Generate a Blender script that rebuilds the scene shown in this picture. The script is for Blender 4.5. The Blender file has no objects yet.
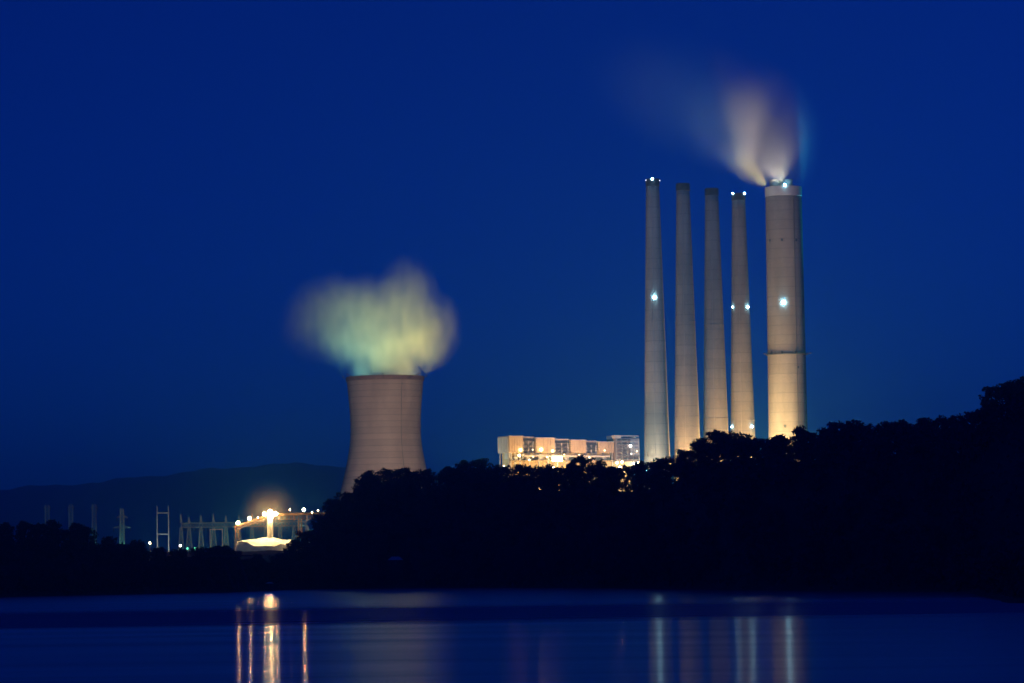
import bpy, bmesh, math, random
import numpy as np
from mathutils import Vector, Matrix, noise as mnoise

random.seed(7)
rng = np.random.default_rng(7)
SC = bpy.context.scene
COL = SC.collection

# ------------------------------------------------------------------ camera
W_PX, H_PX, FPX = 1024.0, 683.0, 3290.0
CAM_Z, HOR, ROLL = 10.0, 565.0, math.radians(0.8)
_th = math.atan((HOR - H_PX / 2) / FPX)
_R0, _U0 = Vector((1, 0, 0)), Vector((0, -math.sin(_th), math.cos(_th)))
CF = Vector((0, math.cos(_th), math.sin(_th)))
CR = _R0 * math.cos(ROLL) - _U0 * math.sin(ROLL)
CU = _U0 * math.cos(ROLL) + _R0 * math.sin(ROLL)
cam_d = bpy.data.cameras.new("camera")
cam_d.sensor_width = 36.0
cam_d.lens = 36.0 * FPX / W_PX
cam_d.clip_start, cam_d.clip_end = 1.0, 60000.0
cam = bpy.data.objects.new("camera", cam_d)
COL.objects.link(cam)
M = Matrix((CR, CU, -CF)).transposed().to_4x4()
M.translation = Vector((0, 0, CAM_Z))
cam.matrix_world = M
SC.camera = cam

# ------------------------------------------------------------------ sky, exposure
SKY_STRENGTH = 0.0455
world = bpy.data.worlds.new("World")
SC.world = world
world.use_nodes = True
wn, wl = world.node_tree.nodes, world.node_tree.links
wn.clear()
wo = wn.new("ShaderNodeOutputWorld")
wb = wn.new("ShaderNodeBackground")
sk = wn.new("ShaderNodeTexSky")
sk.sky_type = "NISHITA"
sk.sun_disc = False
sk.sun_elevation = math.radians(8.0)
sk.sun_rotation = math.radians(47)
sk.altitude = 3000
sk.air_density, sk.dust_density, sk.ozone_density = 1.0, 0.0, 10.0
wm = wn.new("ShaderNodeMix")
wm.data_type, wm.blend_type = "RGBA", "MULTIPLY"
wm.inputs[0].default_value = 1.0
wm.inputs[7].default_value = (0.0, 0.35, 1.0, 1)
wl.new(sk.outputs[0], wm.inputs[6])
wl.new(wm.outputs[2], wb.inputs[0])
wb.inputs[1].default_value = SKY_STRENGTH
wl.new(wb.outputs[0], wo.inputs[0])
SC.view_settings.view_transform = "Standard"
SC.view_settings.look = "None"
SC.view_settings.exposure = 0.0
SC.view_settings.gamma = 1.0
SC.cycles.use_denoising = True
SC.cycles.max_bounces = 6
SC.cycles.diffuse_bounces = 2
SC.cycles.glossy_bounces = 2
SC.cycles.volume_bounces = 0
SC.cycles.transparent_max_bounces = 16
SC.cycles.volume_max_steps = 256


def ray(px, py):
    return CF * FPX + CR * (px - W_PX / 2) + CU * (H_PX / 2 - py)


def at(px, py, Y):
    d = ray(px, py)
    return Vector((0, 0, CAM_Z)) + d * (Y / d.y)


def on_water(px, py):
    d = ray(px, py)
    return Vector((0, 0, CAM_Z)) + d * (-CAM_Z / d.z)


def mpp(Y):
    return Y / FPX


def sstep(x, a, b):
    t = np.clip((x - a) / (b - a), 0, 1)
    return t * t * (3 - 2 * t)


# ------------------------------------------------------------------ object helpers
def tag(o, label=None, cat=None, group=None, kind=None):
    if label: o["label"] = label
    if cat: o["category"] = cat
    if group: o["group"] = group
    if kind: o["kind"] = kind
    return o


def link(name, me, mat=None, parent=None, loc=None):
    o = bpy.data.objects.new(name, me)
    COL.objects.link(o)
    if mat is not None and len(me.materials) == 0: me.materials.append(mat)
    if parent is not None: o.parent = parent
    if loc is not None: o.location = loc
    return o


def empty(name, loc, label, cat, group=None, rz=0.0):
    o = bpy.data.objects.new(name, None)
    COL.objects.link(o)
    o.location = loc
    o.rotation_euler = (0, 0, rz)
    o.empty_display_size = 0.5
    return tag(o, label, cat, group)


class MB:
    """collects shapes for ONE mesh"""
    def __init__(s): s.bm = bmesh.new()

    def box(s, lo, hi, rot=None, piv=None):
        r = bmesh.ops.create_cube(s.bm, size=1.0)
        lo, hi = Vector(lo), Vector(hi)
        c, d = (lo + hi) / 2, hi - lo
        for v in r["verts"]:
            v.co = Vector((v.co.x * d.x + c.x, v.co.y * d.y + c.y, v.co.z * d.z + c.z))
        return s

    def bar(s, a, b, r=0.2, n=4, r2=None):
        a, b = Vector(a), Vector(b)
        d = b - a
        L = d.length
        if L < 1e-6: return s
        q = d.to_track_quat("Z", "Y").to_matrix().to_4x4()
        q.translation = (a + b) / 2
        bmesh.ops.create_cone(s.bm, cap_ends=True, segments=n, radius1=r, radius2=r if r2 is None else r2, depth=L, matrix=q)
        return s

    def tube(s, pts, radii, n=7):
        rings = []
        for i, (p, r) in enumerate(zip(pts, radii)):
            p = Vector(p)
            d = Vector(pts[min(i + 1, len(pts) - 1)]) - Vector(pts[max(i - 1, 0)])
            q = d.to_track_quat("Z", "Y")
            rings.append([s.bm.verts.new(p + q @ Vector((math.cos(k * 2 * math.pi / n) * r, math.sin(k * 2 * math.pi / n) * r, 0))) for k in range(n)])
        for a, b in zip(rings, rings[1:]):
            for k in range(n):
                s.bm.faces.new((a[k], a[(k + 1) % n], b[(k + 1) % n], b[k]))
        s.bm.faces.new(rings[0][::-1]); s.bm.faces.new(rings[-1])
        return s

    def lathe(s, prof, n=48, c=(0, 0, 0), cap0=False, cap1=False, a0=0.0, sy=1.0):
        rings = []
        for r, z in prof:
            rings.append([s.bm.verts.new((c[0] + r * math.cos(a0 + 2 * math.pi * k / n), c[1] + sy * r * math.sin(a0 + 2 * math.pi * k / n), c[2] + z)) for k in range(n)])
        for a, b in zip(rings, rings[1:]):
            for k in range(n):
                s.bm.faces.new((a[k], a[(k + 1) % n], b[(k + 1) % n], b[k]))
        if cap0: s.bm.faces.new(rings[0][::-1])
        if cap1: s.bm.faces.new(rings[-1])
        return s

    def ball(s, c, r, sub=1):
        bmesh.ops.create_icosphere(s.bm, subdivisions=sub, radius=r, matrix=Matrix.Translation(Vector(c)))
        return s

    def build(s, name, mat, parent=None, smooth=False, loc=None, bevel=0.0):
        if bevel:
            bmesh.ops.bevel(s.bm, geom=s.bm.edges[:], offset=bevel, segments=1, affect="EDGES")
        bmesh.ops.recalc_face_normals(s.bm, faces=s.bm.faces[:])
        me = bpy.data.meshes.new(name)
        s.bm.to_mesh(me); s.bm.free()
        if smooth:
            me.polygons.foreach_set("use_smooth", [True] * len(me.polygons))
        return link(name, me, mat, parent, loc)


# ------------------------------------------------------------------ materials
def new_mat(name):
    m = bpy.data.materials.new(name)
    m.use_nodes = True
    nt = m.node_tree
    nt.nodes.clear()
    out = nt.nodes.new("ShaderNodeOutputMaterial")
    return m, nt, out


def solid(name, c1, c2, scale=0.3, rough=0.85, metallic=0.0, bump=0.3, stretch=(1, 1, 1), detail=5, bands=None, spec=0.3):
    """two-tone procedural surface with noise, optional horizontal lift bands (spacing m, width share, darkening)"""
    m, nt, out = new_mat(name)
    N, L = nt.nodes, nt.links
    p = N.new("ShaderNodeBsdfPrincipled")
    tc = N.new("ShaderNodeTexCoord")
    mp = N.new("ShaderNodeMapping")
    mp.inputs["Scale"].default_value = stretch
    nz = N.new("ShaderNodeTexNoise")
    nz.inputs["Scale"].default_value = scale
    nz.inputs["Detail"].default_value = detail
    nz.inputs["Roughness"].default_value = 0.65
    L.new(tc.outputs["Object"], mp.inputs[0]); L.new(mp.outputs[0], nz.inputs[0])
    cr = N.new("ShaderNodeValToRGB")
    cr.color_ramp.elements[0].position, cr.color_ramp.elements[1].position = 0.32, 0.68
    cr.color_ramp.elements[0].color = (*c1, 1); cr.color_ramp.elements[1].color = (*c2, 1)
    L.new(nz.outputs[0], cr.inputs[0])
    col = cr.outputs[0]
    if bands:
        sp, wd, dk = bands
        sx = N.new("ShaderNodeSeparateXYZ"); L.new(tc.outputs["Object"], sx.inputs[0])
        dv = N.new("ShaderNodeMath"); dv.operation = "DIVIDE"; dv.inputs[1].default_value = sp; L.new(sx.outputs[2], dv.inputs[0])
        # each lift of the pour has its own slight tone, with a thin joint between lifts
        fl = N.new("ShaderNodeMath"); fl.operation = "FLOOR"; L.new(dv.outputs[0], fl.inputs[0])
        wnz = N.new("ShaderNodeTexWhiteNoise"); wnz.noise_dimensions = "1D"; L.new(fl.outputs[0], wnz.inputs["W"])
        fr = N.new("ShaderNodeMath"); fr.operation = "FRACT"; L.new(dv.outputs[0], fr.inputs[0])
        lt = N.new("ShaderNodeMath"); lt.operation = "LESS_THAN"; lt.inputs[1].default_value = wd; L.new(fr.outputs[0], lt.inputs[0])
        mr = N.new("ShaderNodeMapRange"); mr.inputs[3].default_value = 1.0 - dk * 0.5; mr.inputs[4].default_value = 1.0; L.new(wnz.outputs[0], mr.inputs[0])
        ml = N.new("ShaderNodeMath"); ml.operation = "MULTIPLY_ADD"; ml.inputs[1].default_value = -dk; L.new(lt.outputs[0], ml.inputs[0]); L.new(mr.outputs[0], ml.inputs[2])
        vm = N.new("ShaderNodeVectorMath"); vm.operation = "SCALE"; L.new(col, vm.inputs[0]); L.new(ml.outputs[0], vm.inputs["Scale"])
        col = vm.outputs[0]
    L.new(col, p.inputs["Base Color"])
    p.inputs["Roughness"].default_value = rough
    p.inputs["Metallic"].default_value = metallic
    p.inputs["Specular IOR Level"].default_value = spec
    if bump:
        b = N.new("ShaderNodeBump"); b.inputs["Strength"].default_value = bump; b.inputs["Distance"].default_value = 0.3
        L.new(nz.outputs[0], b.inputs["Height"]); L.new(b.outputs[0], p.inputs["Normal"])
    L.new(p.outputs[0], out.inputs[0])
    return m


def glow(name, col, strength):
    m, nt, out = new_mat(name)
    e = nt.nodes.new("ShaderNodeEmission")
    e.inputs[0].default_value = (*col, 1); e.inputs[1].default_value = strength
    nt.links.new(e.outputs[0], out.inputs[0])
    return m


MAT = {
    "tower": solid("tower_concrete", (0.28, 0.235, 0.215), (0.38, 0.325, 0.295), 0.07, stretch=(1, 1, 0.22), bands=(5.2, 0.10, 0.24)),
    "tower_rim": solid("tower_rim_concrete", (0.15, 0.10, 0.10), (0.20, 0.14, 0.13), 0.2),
    "stack": solid("stack_concrete", (0.28, 0.26, 0.23), (0.41, 0.385, 0.35), 0.09, stretch=(1, 1, 0.16), bands=(7.5, 0.07, 0.2)),
    "stack_cap": solid("sooty_cap", (0.07, 0.07, 0.07), (0.13, 0.125, 0.12), 0.3),
    "white_band": solid("white_painted_band", (0.62, 0.6, 0.56), (0.72, 0.7, 0.66), 0.1),
    "flue": solid("steel_flue", (0.28, 0.29, 0.30), (0.38, 0.38, 0.39), 0.3, rough=0.5),
    "steel": solid("galvanised_steel", (0.34, 0.35, 0.35), (0.46, 0.47, 0.47), 0.6, rough=0.5, metallic=0.2),
    "dark_steel": solid("dark_steel", (0.06, 0.06, 0.065), (0.10, 0.10, 0.105), 0.5, rough=0.6),
    "clad_light": solid("cream_cladding", (0.50, 0.37, 0.24), (0.64, 0.50, 0.34), 0.08, rough=0.6, stretch=(1, 1, 0.3), bands=(2.4, 0.05, 0.12)),
    "clad_side": solid("grey_cladding", (0.50, 0.50, 0.48), (0.60, 0.59, 0.56), 0.08, rough=0.6, stretch=(1, 1, 0.3), bands=(2.4, 0.05, 0.1)),
    "clad_dark": solid("dark_cladding", (0.17, 0.14, 0.15), (0.30, 0.25, 0.24), 0.12, rough=0.6, stretch=(1, 1, 0.3), bands=(2.4, 0.05, 0.12)),  # plain darker tone for the recessed and tall bays
    "lower_wall": solid("plant_concrete", (0.38, 0.29, 0.16), (0.56, 0.45, 0.26), 0.12),
    "roof": solid("roof_felt", (0.05, 0.05, 0.05), (0.08, 0.08, 0.08), 0.3),
    "pipe": solid("insulated_pipe", (0.45, 0.42, 0.38), (0.6, 0.57, 0.5), 0.4, rough=0.4),
    "pile": solid("pale_stockpile", (0.40, 0.40, 0.40), (0.62, 0.62, 0.61), 0.25, bump=0.6, detail=9),
    "belt": solid("conveyor_cladding", (0.10, 0.05, 0.022), (0.19, 0.10, 0.045), 0.3, rough=0.6),
    "rust": solid("rusted_steel", (0.07, 0.042, 0.028), (0.12, 0.075, 0.05), 0.6),
    "bark": solid("dark_bark", (0.035, 0.028, 0.02), (0.06, 0.048, 0.035), 1.5),
    "leaf": solid("dark_foliage", (0.045, 0.065, 0.06), (0.095, 0.12, 0.11), 0.35, rough=0.7, bump=0),
    "scrub": solid("bank_scrub", (0.035, 0.045, 0.035), (0.065, 0.08, 0.06), 0.2, rough=0.8, bump=0),
    "hill": solid("wooded_hill_slope", (0.06, 0.08, 0.07), (0.11, 0.13, 0.12), 0.01, detail=8),
    "hut_roof": solid("blue_metal_roof", (0.42, 0.46, 0.58), (0.5, 0.54, 0.66), 0.5, rough=0.35),
    "pale_roof": solid("pale_metal_roof", (0.6, 0.64, 0.68), (0.7, 0.73, 0.77), 0.5, rough=0.4),
    "hut_wall": solid("dark_timber_wall", (0.05, 0.04, 0.035), (0.08, 0.065, 0.05), 1.0, stretch=(4, 4, 0.5)),
    "glass": solid("dark_window_glass", (0.02, 0.025, 0.03), (0.03, 0.035, 0.04), 0.5, rough=0.1, bump=0, spec=0.5),
}
GLOW = {
    "sodium": glow("sodium_lamp_glow", (1.0, 0.66, 0.26), 600),
    "head": glow("stacker_flood_glow", (1.0, 0.70, 0.28), 560),
    "halogen": glow("halogen_lamp_glow", (1.0, 0.70, 0.32), 34),
    "small": glow("small_lamp_glow", (1.0, 0.72, 0.36), 14),
    "white": glow("white_lamp_glow", (1.0, 0.9, 0.78), 12),
    "beacon": glow("white_beacon_glow", (0.34, 0.78, 1.0), 130),
    "beacon_dim": glow("dim_beacon_glow", (0.6, 0.75, 1.0), 3),
    "added_white": glow("added_white_glow", (0.8, 1.0, 0.9), 420),
    "green": glow("added_green_glow", (0.15, 1.0, 0.66), 110),
    "green_dim": glow("soft_mercury_glow", (0.15, 1.0, 0.6), 2.2),
}

# ground sheet ------------------------------------------------------
gm, nt, out = new_mat("ground_soil")
N, L = nt.nodes, nt.links
p = N.new("ShaderNodeBsdfPrincipled"); geo = N.new("ShaderNodeNewGeometry")
n1 = N.new("ShaderNodeTexNoise"); n1.inputs["Scale"].default_value = 0.03; n1.inputs["Detail"].default_value = 8
n2 = N.new("ShaderNodeTexNoise"); n2.inputs["Scale"].default_value = 0.8; n2.inputs["Detail"].default_value = 6
cr = N.new("ShaderNodeValToRGB")
cr.color_ramp.elements[0].color = (0.035, 0.04, 0.018, 1); cr.color_ramp.elements[1].color = (0.09, 0.075, 0.05, 1)
cr.color_ramp.elements[0].position, cr.color_ramp.elements[1].position = 0.35, 0.7
L.new(geo.outputs[0], n1.inputs[0]); L.new(geo.outputs[0], n2.inputs[0]); L.new(n1.outputs[0], cr.inputs[0])
L.new(cr.outputs[0], p.inputs[0]); p.inputs["Roughness"].default_value = 0.95
b = N.new("ShaderNodeBump"); b.inputs["Strength"].default_value = 0.5; b.inputs["Distance"].default_value = 0.4
L.new(n2.outputs[0], b.inputs["Height"]); L.new(b.outputs[0], p.inputs["Normal"]); L.new(p.outputs[0], out.inputs[0])
MAT["ground"] = gm

# water: long swell-smoothed ripples run across the view, with a wind-ruffled lane
wmat, nt, out = new_mat("lake_water")
N, L = nt.nodes, nt.links
p = N.new("ShaderNodeBsdfPrincipled"); geo = N.new("ShaderNodeNewGeometry")
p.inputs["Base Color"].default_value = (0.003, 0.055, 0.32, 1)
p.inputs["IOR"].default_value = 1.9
sep = N.new("ShaderNodeSeparateXYZ"); L.new(geo.outputs[0], sep.inputs[0])
wmap = N.new("ShaderNodeMapping"); wmap.inputs["Scale"].default_value = (0.004, 0.035, 1); L.new(geo.outputs[0], wmap.inputs[0])
wn1 = N.new("ShaderNodeTexNoise"); wn1.inputs["Scale"].default_value = 1.0; wn1.inputs["Detail"].default_value = 6; wn1.inputs["Roughness"].default_value = 0.6
L.new(wmap.outputs[0], wn1.inputs[0])
# lane of ruffled water about 450-730 m out
ln = N.new("ShaderNodeMath"); ln.operation = "MULTIPLY_ADD"; ln.inputs[1].default_value = 160; L.new(wn1.outputs[0], ln.inputs[0]); L.new(sep.outputs[1], ln.inputs[2])
l1 = N.new("ShaderNodeMapRange"); l1.interpolation_type = "SMOOTHSTEP"
for k, v in zip((1, 2, 3, 4), (640, 720, 0, 1)): l1.inputs[k].default_value = v
l2 = N.new("ShaderNodeMapRange"); l2.interpolation_type = "SMOOTHSTEP"
for k, v in zip((1, 2, 3, 4), (840, 960, 1, 0)): l2.inputs[k].default_value = v
L.new(ln.outputs[0], l1.inputs[0]); L.new(ln.outputs[0], l2.inputs[0])
lm = N.new("ShaderNodeMath"); lm.operation = "MULTIPLY"; L.new(l1.outputs[0], lm.inputs[0]); L.new(l2.outputs[0], lm.inputs[1])
rr = N.new("ShaderNodeMapRange")
for k, v in zip((1, 2, 3, 4), (0.3, 0.7, 0.12, 0.18)): rr.inputs[k].default_value = v
L.new(wn1.outputs[0], rr.inputs[0])
ra = N.new("ShaderNodeMath"); ra.operation = "MULTIPLY_ADD"; ra.inputs[1].default_value = 0.15; L.new(lm.outputs[0], ra.inputs[0]); L.new(rr.outputs[0], ra.inputs[2])
L.new(ra.outputs[0], p.inputs["Roughness"])
p.inputs["Anisotropic"].default_value = 0.98
tg = N.new("ShaderNodeCombineXYZ"); tg.inputs[1].default_value = 1.0
L.new(tg.outputs[0], p.inputs["Tangent"])
L.new(p.outputs[0], out.inputs[0])
MAT["water"] = wmat

# ------------------------------------------------------------------ terrain
SHORE_PX = [(-120, 600), (0, 597), (120, 594.5), (240, 592), (300, 589.5), (400, 588), (500, 587.5), (650, 588.5), (760, 590.5), (930, 591.8), (1100, 592)]
_sh = [on_water(a, b_) for a, b_ in SHORE_PX]
SHX, SHY = np.array([v.x for v in _sh]), np.array([v.y for v in _sh])
SIL = [(-200, 522), (0, 521), (40, 520), (80, 522), (100, 530), (118, 541), (130, 538), (140, 537), (150, 545), (165, 543), (175, 548), (190, 551), (200, 543), (212, 541), (222, 546), (240, 552), (262, 555), (280, 552),
       (290, 545), (300, 535), (312, 521), (325, 503), (335, 492), (345, 489), (355, 478), (365, 471), (378, 468), (400, 467), (420, 470), (432, 469), (440, 472), (448, 465), (460, 459), (480, 458), (495, 464),
       (505, 464), (515, 461), (528, 464), (538, 466), (546, 464), (555, 467), (562, 462), (580, 457), (596, 458), (610, 462), (618, 466), (628, 464), (640, 462), (656, 459), (670, 456), (682, 447), (695, 438), (710, 433),
       (725, 430), (745, 431), (760, 437), (775, 436), (790, 430), (800, 428), (812, 432), (822, 426), (840, 420), (860, 421), (880, 421), (910, 418), (925, 417), (945, 418), (960, 417), (970, 411),
       (978, 404), (986, 402), (991, 389), (1000, 384), (1012, 378), (1040, 374), (1400, 380)]
SPX, SPY = np.array([a for a, _ in SIL], float), np.array([b_ for _, b_ in SIL], float)
PLANT_Z = 20.0
RIDGE_D, TREE_H = 125.0, 13.0


def px_of(X, Y):
    return W_PX / 2 + FPX * X / np.maximum(Y, 50) * 1.0


def sil_z(px, Y):
    py = np.interp(px, SPX, SPY)
    hor = HOR - (px - 512) * math.tan(ROLL)
    return CAM_Z + (hor - py) * Y / FPX


def shore_d(X, Y):
    d0 = Y - np.interp(X, SHX, SHY)
    xl = 109 + (Y - 731) * 0.10
    d1 = np.minimum(Y - 731 - 0.15 * (X - 109), (X - xl) * 0.9)
    return np.maximum(d0, d1)


def ground_z(X, Y):
    X, Y = np.asarray(X, float), np.asarray(Y, float)
    d = shore_d(X, Y)
    px = px_of(X, Y)
    Yr = np.interp(X, SHX, SHY) + RIDGE_D
    Yc = np.minimum(np.maximum(Y, 700), Yr + 60)
    hr = np.maximum(sil_z(px, Yc) - TREE_H, 2.5)
    z = np.where(d < 0, np.maximum(-3, d * 0.25), 1.6 * sstep(d, 0, 6) + (hr - 1.6) * sstep(d, 2, RIDGE_D))
    back = sstep(Y - Yr, 70, 420)
    z = z * (1 - back) + PLANT_Z * back
    near = sstep(-Y, 15, 90)
    z = z * (1 - near) + 6.0 * near
    return z


def steps(lo, hi, a, b, fine, grow=1.25):
    xs = list(np.arange(a, b + 1e-6, fine))
    s, x = fine, b
    while x < hi: s *= grow; x = min(x + s, hi); xs.append(x)
    s, x, pre = fine, a, []
    while x > lo: s *= grow; x = max(x - s, lo); pre.append(x)
    return np.array(pre[::-1] + xs)


def grid_mesh(name, xs, ys, zf):
    X, Y = np.meshgrid(xs, ys)
    Z = zf(X, Y)
    V = np.stack([X, Y, Z], -1).reshape(-1, 3)
    nx, ny = len(xs), len(ys)
    i = (np.arange(ny - 1)[:, None] * nx + np.arange(nx - 1)[None, :]).reshape(-1)
    F = np.stack([i, i + 1, i + nx + 1, i + nx], -1)
    me = bpy.data.meshes.new(name)
    me.from_pydata(V.tolist(), [], F.tolist())
    me.polygons.foreach_set("use_smooth", [True] * len(me.polygons))
    return me


def ground_fn(X, Y):
    z = ground_z(X, Y)
    wob = np.sin(X * 0.13 + 1.3) * np.cos(Y * 0.11) * 0.5 + np.sin(X * 0.31 + Y * 0.27) * 0.3
    return z + np.where(z > 1.0, wob, 0)


gxs = steps(-9000, 9000, -300, 300, 5.0)
gys = np.concatenate([np.linspace(-600, -20, 20), np.linspace(20, 640, 12), np.arange(680, 2000, 7.0), np.linspace(2010, 3600, 40), np.linspace(3700, 15400, 44)])
ground = link("ground", grid_mesh("ground", gxs, gys, ground_fn), MAT["ground"])
tag(ground, "dark earth bank and level plant ground behind the lake", kind="structure")
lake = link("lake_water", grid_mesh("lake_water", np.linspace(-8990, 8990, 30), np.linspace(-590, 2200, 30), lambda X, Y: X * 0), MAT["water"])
tag(lake, "calm blue lake with long streaked reflections", kind="structure")

# far hill -----------------------------------------------------------
HPX = [(-900, 492), (-300, 491), (0, 489), (60, 486), (120, 480), (180, 473), (250, 466), (300, 464), (340, 466), (430, 474), (520, 486), (620, 500), (760, 515), (1300, 530)]
hpx, hpy = np.array([a for a, _ in HPX], float), np.array([b_ for _, b_ in HPX], float)


HILL_Y = 12000.0


def hill_fn(X, Y):
    px = W_PX / 2 + FPX * X / HILL_Y
    py = np.interp(px, hpx, hpy)
    zc = CAM_Z + (HOR - (px - 512) * math.tan(ROLL) - py) * HILL_Y / FPX
    t = (Y - HILL_Y) / 1500
    prof = np.clip(1 - np.abs(t) ** 1.6, 0, 1)
    zz = 18 + (zc - 18) * prof
    bump = np.sin(X * 0.021) * 5 + np.sin(X * 0.057 + 2) * 3 + np.sin(X * 0.143 + Y * 0.05) * 2 + rng.normal(0, 1.2, X.shape)
    return zz + bump * prof


hill = link("hill", grid_mesh("hill", np.arange(-6400, 4600, 20.0), np.linspace(10500, 13500, 40), hill_fn), MAT["hill"])
tag(hill, "low wooded hill fading into the blue haze far behind the plant", kind="structure")

# ------------------------------------------------------------------ trees
def leaf_cloud(centres, radii, per, size, r):
    """leaf-sized quads scattered in a set of clumps -> verts, faces"""
    V, F = [], []
    for (c, cr_) in zip(centres, radii):
        n = max(6, int(per * (cr_ / 1.6) ** 2))
        u = r.normal(size=(n, 3)); u /= np.linalg.norm(u, axis=1)[:, None]
        rad = cr_ * (0.45 + 0.62 * r.random(n) ** 0.6)
        P = np.array(c) + u * rad[:, None] * np.array([1, 1, 0.78])
        for q in P:
            a = r.normal(size=3); a /= np.linalg.norm(a)
            b2 = np.cross(a, r.normal(size=3)); b2 /= np.linalg.norm(b2)
            s = size * (0.6 + 0.8 * r.random())
            k = len(V)
            V += [q - a * s - b2 * s * .35, q - b2 * s * .6 + a * s * .1, q + a * s * 1.05, q + b2 * s * .6 + a * s * .1]
            F.append((k, k + 1, k + 2, k + 3))
    return V, F


def tree_meshes(kind, seed):
    r = np.random.default_rng(seed)
    H = 13.0
    mb = MB()
    cs, rs = [], []
    wid = {"broad": 6.2, "round": 5.2, "slim": 4.0}[kind]
    top = {"broad": 11.6, "round": 12.0, "slim": 12.4}[kind]
    low = {"broad": 3.2, "round": 2.6, "slim": 2.0}[kind]
    lean = r.normal(0, 0.35, 2)
    tp = [(0, 0, -1.5), (lean[0] * .3, lean[1] * .3, 2.5), (lean[0] * .8, lean[1] * .8, 6), (lean[0], lean[1], 9.5)]
    mb.tube(tp, [0.42, 0.33, 0.22, 0.08])
    nb = {"broad": 22, "round": 20, "slim": 17}[kind]
    for i in range(nb):
        h = low + (top - low) * (i + 0.5) / nb
        t = (h - low) / (top - low)
        rad = wid * (math.sin(math.pi * (0.16 + 0.70 * t)) ** 0.6) * r.uniform(0.7, 1.1)
        a = i * 2.4 + r.uniform(-.5, .5)
        e = np.array([lean[0] * t + math.cos(a) * rad * .72, lean[1] * t + math.sin(a) * rad * .72, h])
        h0 = max(1.8, h - 2.2)
        s = np.array([lean[0] * h0 / 9.5, lean[1] * h0 / 9.5, min(h0, 8.8)])
        m = (s + e) / 2 + np.array([0, 0, 0.5])
        mb.tube([s, m, e], [0.16, 0.11, 0.04], 5)
        for k in range(3):
            cs.append(e + r.normal(0, 0.75, 3) * np.array([1, 1, .6])); rs.append(r.uniform(0.8, 1.55))
        cs.append((s + e) / 2 + r.normal(0, .6, 3)); rs.append(r.uniform(0.8, 1.4))
    for k in range(6):
        cs.append(np.array([lean[0], lean[1], top - 1.2]) + r.normal(0, 1.3, 3) * np.array([1, 1, .4])); rs.append(r.uniform(1.0, 1.6))
    V, F = leaf_cloud(cs, rs, 40, 0.5, r)
    V = np.array(V)
    V[:, 2] *= H / V[:, 2].max()
    me = bpy.data.meshes.new("crown"); me.from_pydata(V.tolist(), [], F); me.materials.append(MAT["leaf"])
    bmesh.ops.recalc_face_normals(mb.bm, faces=mb.bm.faces[:])
    tm = bpy.data.meshes.new("trunk"); mb.bm.to_mesh(tm); mb.bm.free(); tm.materials.append(MAT["bark"])
    return tm, me


VAR = [("broad", tree_meshes("broad", s)) for s in (1, 2, 3, 4)] + [("round", tree_meshes("round", s)) for s in (5, 6, 7)] + [("slim", tree_meshes("slim", s)) for s in (8, 9)]


def place_tree(x, y, height, width, label, group, which):
    tm, cm = VAR[which][1]
    z = float(ground_fn(np.array(x), np.array(y)))
    o = empty("tree", (x, y, z), label, "tree", group, random.uniform(0, 6.28))
    o.scale = (width, width, height / 13.0)
    link("trunk", tm, None, o); link("crown", cm, None, o)
    return o


def ridge_text(px):
    """(label, group) by what rises behind this stretch of the tree line"""
    for lim, lab in [(300, "dark trees stepping down at the low end of the headland beside the stockpile"),
                     (345, "dark tree on the slope left of the cooling tower foot"),
                     (432, "dark bushy treetop in front of the cooling tower foot"),
                     (497, "dark treetop on the ridge between cooling tower and powerhouse"),
                     (545, "dark treetop in front of the cream end of the powerhouse"),
                     (642, "dark treetop in front of the darker right part of the powerhouse"),
                     (676, "dark treetop below the tallest slim chimney"),
                     (702, "dark treetop below the second slim chimney from the tallest"),
                     (730, "dark treetop on the ridge hump below the third slim chimney"),
                     (765, "dark treetop on the ridge hump below the slim chimney with paired beacons"),
                     (815, "dark leafy treetop below the thick white-banded stack"),
                     (968, "dark treetop on the long level ridge right of the thick stack"),
                     (2000, "tall dark tree on the high shoulder at the right end of the ridge")]:
        if px < lim: return lab


def zone(px):
    for lim, z_ in ((345, "the ridge's low left end"), (435, "the cooling tower"), (497, "the gap left of the powerhouse"), (560, "the powerhouse's left half"), (642, "the powerhouse's right half"),
                    (695, "the two tallest slim chimneys"), (760, "the two lower slim chimneys"), (820, "the thick stack"), (900, "the sky right of the stack"), (2000, "the high right shoulder")):
        if px < lim: return z_


count = 0
trees_xy = []
# ridge line: the trees that make the outline
px = 283.0
while px < 1052:
    X = None
    for _ in range(1):
        # walk along the line of sight until RIDGE_D behind the shore
        ys = np.arange(760, 1750, 3.0)
        xs_ = (px - 512) / FPX * ys
        dd = shore_d(xs_, ys)
        k = int(np.argmax(dd > RIDGE_D * (1.0 if px < 955 else 0.9)))
    y = ys[k] + random.uniform(-14, 14)
    x = (px - 512) / FPX * y
    gz = float(ground_fn(np.array(x), np.array(y)))
    h = float(sil_z(px, y)) - gz + random.uniform(-1.1, 1.3)
    h = max(6.5, min(h, 19))
    lab = ridge_text(px)
    place_tree(x, y, h, random.uniform(0.8, 1.15) * (h / 13) ** 0.5, lab, lab.replace("treetop", "treetops", 1).replace("tall dark tree ", "tall dark trees ").replace("dark tree ", "dark trees "), random.randrange(len(VAR)))
    count += 1
    px += random.uniform(10.5, 16.5)
RIDGE_N = count
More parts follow.
